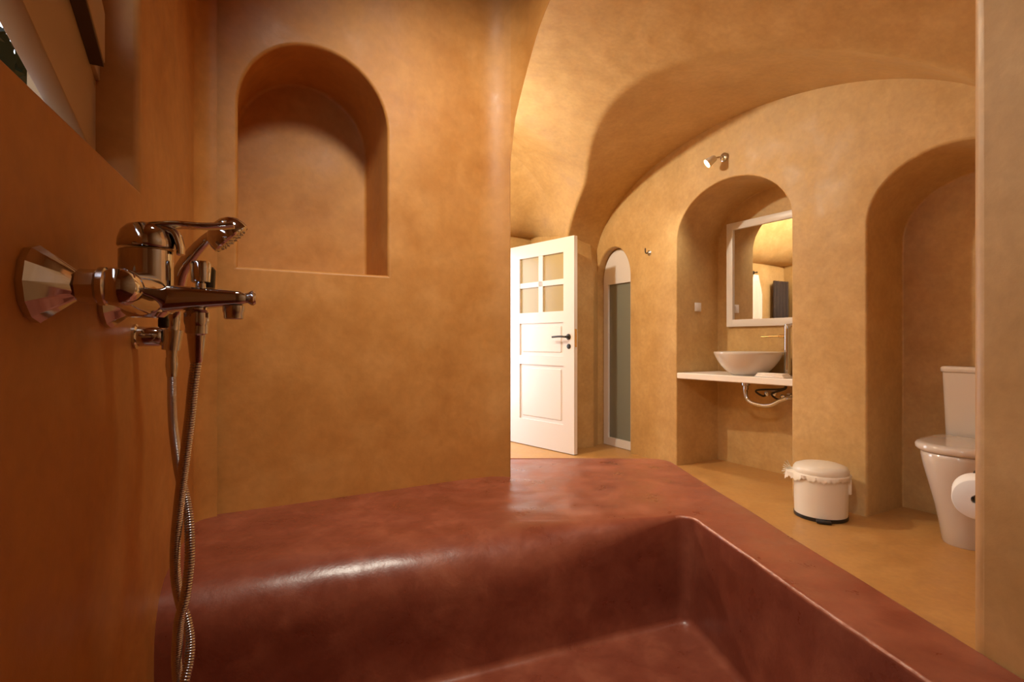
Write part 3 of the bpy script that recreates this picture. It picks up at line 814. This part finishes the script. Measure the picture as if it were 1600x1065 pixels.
link('lid', bm, M_ceram, to_, angle=50)
bm = B()
def tsec(hw, y1, z, r=0.03):
    return [FT(x, y, z) for x, y in round_poly([(hw, 0.0), (hw, y1), (-hw, y1), (-hw, 0.0)], [0.005, r, r, 0.005], 6)]
loft(bm, [tsec(0.168, 0.150, 0.436), tsec(0.174, 0.155, 0.45), tsec(0.185, 0.165, 0.79)])
tank = link('tank', bm, M_ceram, to_, angle=50)
bm = B(); loft(bm, [tsec(0.187, 0.168, 0.790), tsec(0.191, 0.172, 0.795), tsec(0.191, 0.172, 0.812), tsec(0.186, 0.167, 0.820)])
link('tank_lid', bm, M_ceram, to_, angle=50)
bm = B(); lathe(bm, FT(0, 0.085, 0.820), (0, 0, 1), [(0, 0.022), (0.004, 0.022), (0.005, 0.018), (0.005, 0)], 20); link('flush_button', bm, M_chrome, to_)

# ------------------------------------------------------------------ waste bin
bi = thing('pedal_bin', 'white pedal bin with a bag tucked under its lid on the floor', 'waste bin', R(2.25, 0.20, 0))
b0 = R(2.25, 0.20, 0)
bm = B(); lathe(bm, b0, (0, 0, 1), [(0, 0), (0, 0.125), (0.004, 0.130), (0.020, 0.130), (0.020, 0.124)], 40, caps=False); link('base_ring', bm, M_black, bi)
bm = B(); lathe(bm, b0, (0, 0, 1), [(0.018, 0.120), (0.020, 0.127), (0.10, 0.129), (0.235, 0.130), (0.237, 0.126)], 48, caps=False); link('bucket', bm, M_bin, bi)
bm = B(); lathe(bm, b0, (0, 0, 1), [(0.240, 0.125), (0.238, 0.133), (0.242, 0.135), (0.262, 0.133), (0.275, 0.124), (0.286, 0.095), (0.292, 0.05), (0.294, 0)], 48, caps=False); link('lid', bm, M_bin, bi)
cdir = (Vector((0, 0, 0))-b0); cdir.z = 0; cdir.normalize()
pd = (cdir*0.97+Vector((0.10, 0, 0))).normalized(); px = Vector((pd.y, -pd.x, 0))
bm = B(); box(bm, lambda x, y, z: b0+pd*y+px*x+Vector((0, 0, z)), (-0.035, 0.118, 0.004), (0.035, 0.158, 0.018), 0.005, 2); link('pedal', bm, M_black, bi)
bm = B(); hx = Vector((cdir.y, -cdir.x, 0)); 
if hx.x < 0: hx = -hx
box(bm, lambda x, y, z: b0+hx*x+cdir*y+Vector((0, 0, z)), (0.122, -0.03, 0.14), (0.142, 0.03, 0.22), 0.006, 2); link('hinge', bm, M_bin, bi)
# crumpled bag edge
bm = B(); n = 120; rings = [[], [], []]
for k in range(n):
    a = 2*PI*k/n; nn = noise.noise(Vector((math.cos(a)*3, math.sin(a)*3, 1)))
    left = max(0, -(Vector((math.cos(a), math.sin(a), 0)).dot(hx)))**6
    for i, (zz, rr_) in enumerate(((0.243, 0.131), (0.236, 0.140+0.010*nn+0.03*left), (0.212+0.018*nn-0.02*left+0.006*math.sin(k*1.9), 0.135+0.006*abs(math.sin(k*1.3))+0.035*left))):
        rings[i].append(b0+Vector((math.cos(a)*rr_, math.sin(a)*rr_, zz)))
loft(bm, rings, True, False, False)
# the tied tuft
for k in range(9):
    a = math.radians(-60+15*k); c = b0-hx*0.135+Vector((0, 0, 0.235)); dirv = (-hx*math.cos(a)+Vector((0, 0, 1))*math.sin(a))
    l = 0.045+0.015*random.random(); sdv = cdir*(0.012+0.01*random.random())
    q = [c, c+dirv*l*0.5+sdv, c+dirv*l+sdv*0.4+cdir*0.01*random.uniform(-1, 1), c+dirv*l*0.9-sdv, c+dirv*l*0.4-sdv*0.8]
    bm.faces.new([bm.verts.new(p) for p in q])
link('bin_bag', bm, M_bag, bi, angle=60)

# ------------------------------------------------------------------ toilet roll on its holder (on the near wall)
tr = thing('toilet_roll_holder', 'chrome roll holder on the wall at the right edge of the opening', 'roll holder', R(3.372, 1.26, 0.56))
rc = R(3.285, 1.222, 0.518); axr = Vector((-0.80, -0.60, 0)).normalized(); axr = (Vector((-0.645, -0.765, 0))).normalized()
bm = B(); lathe(bm, R(3.371, 1.12, 0.60), DV, [(0, 0.022), (0.006, 0.022), (0.01, 0.012), (0.02, 0.006)], 18)
tube(bm, spline([R(3.365, 1.12, 0.60), R(3.30, 1.10, 0.60), rc-axr*0.085+Vector((0, 0, 0.05)), rc-axr*0.08, rc-axr*0.06, rc, rc+axr*0.045], 6), 0.005, 10)
link('arm', bm, M_iron, tr)
bm = B(); rr0, rr1 = 0.013, 0.054
lathe(bm, rc, axr, [(-0.05, rr0), (-0.05, rr1-0.002), (-0.048, rr1), (0.048, rr1), (0.05, rr1-0.002), (0.05, rr0), (-0.05, rr0)], 48, caps=False)
link('toilet_roll', bm, M_paper, label='white toilet paper roll at the right edge in front of the toilet', cat='toilet paper', angle=50)
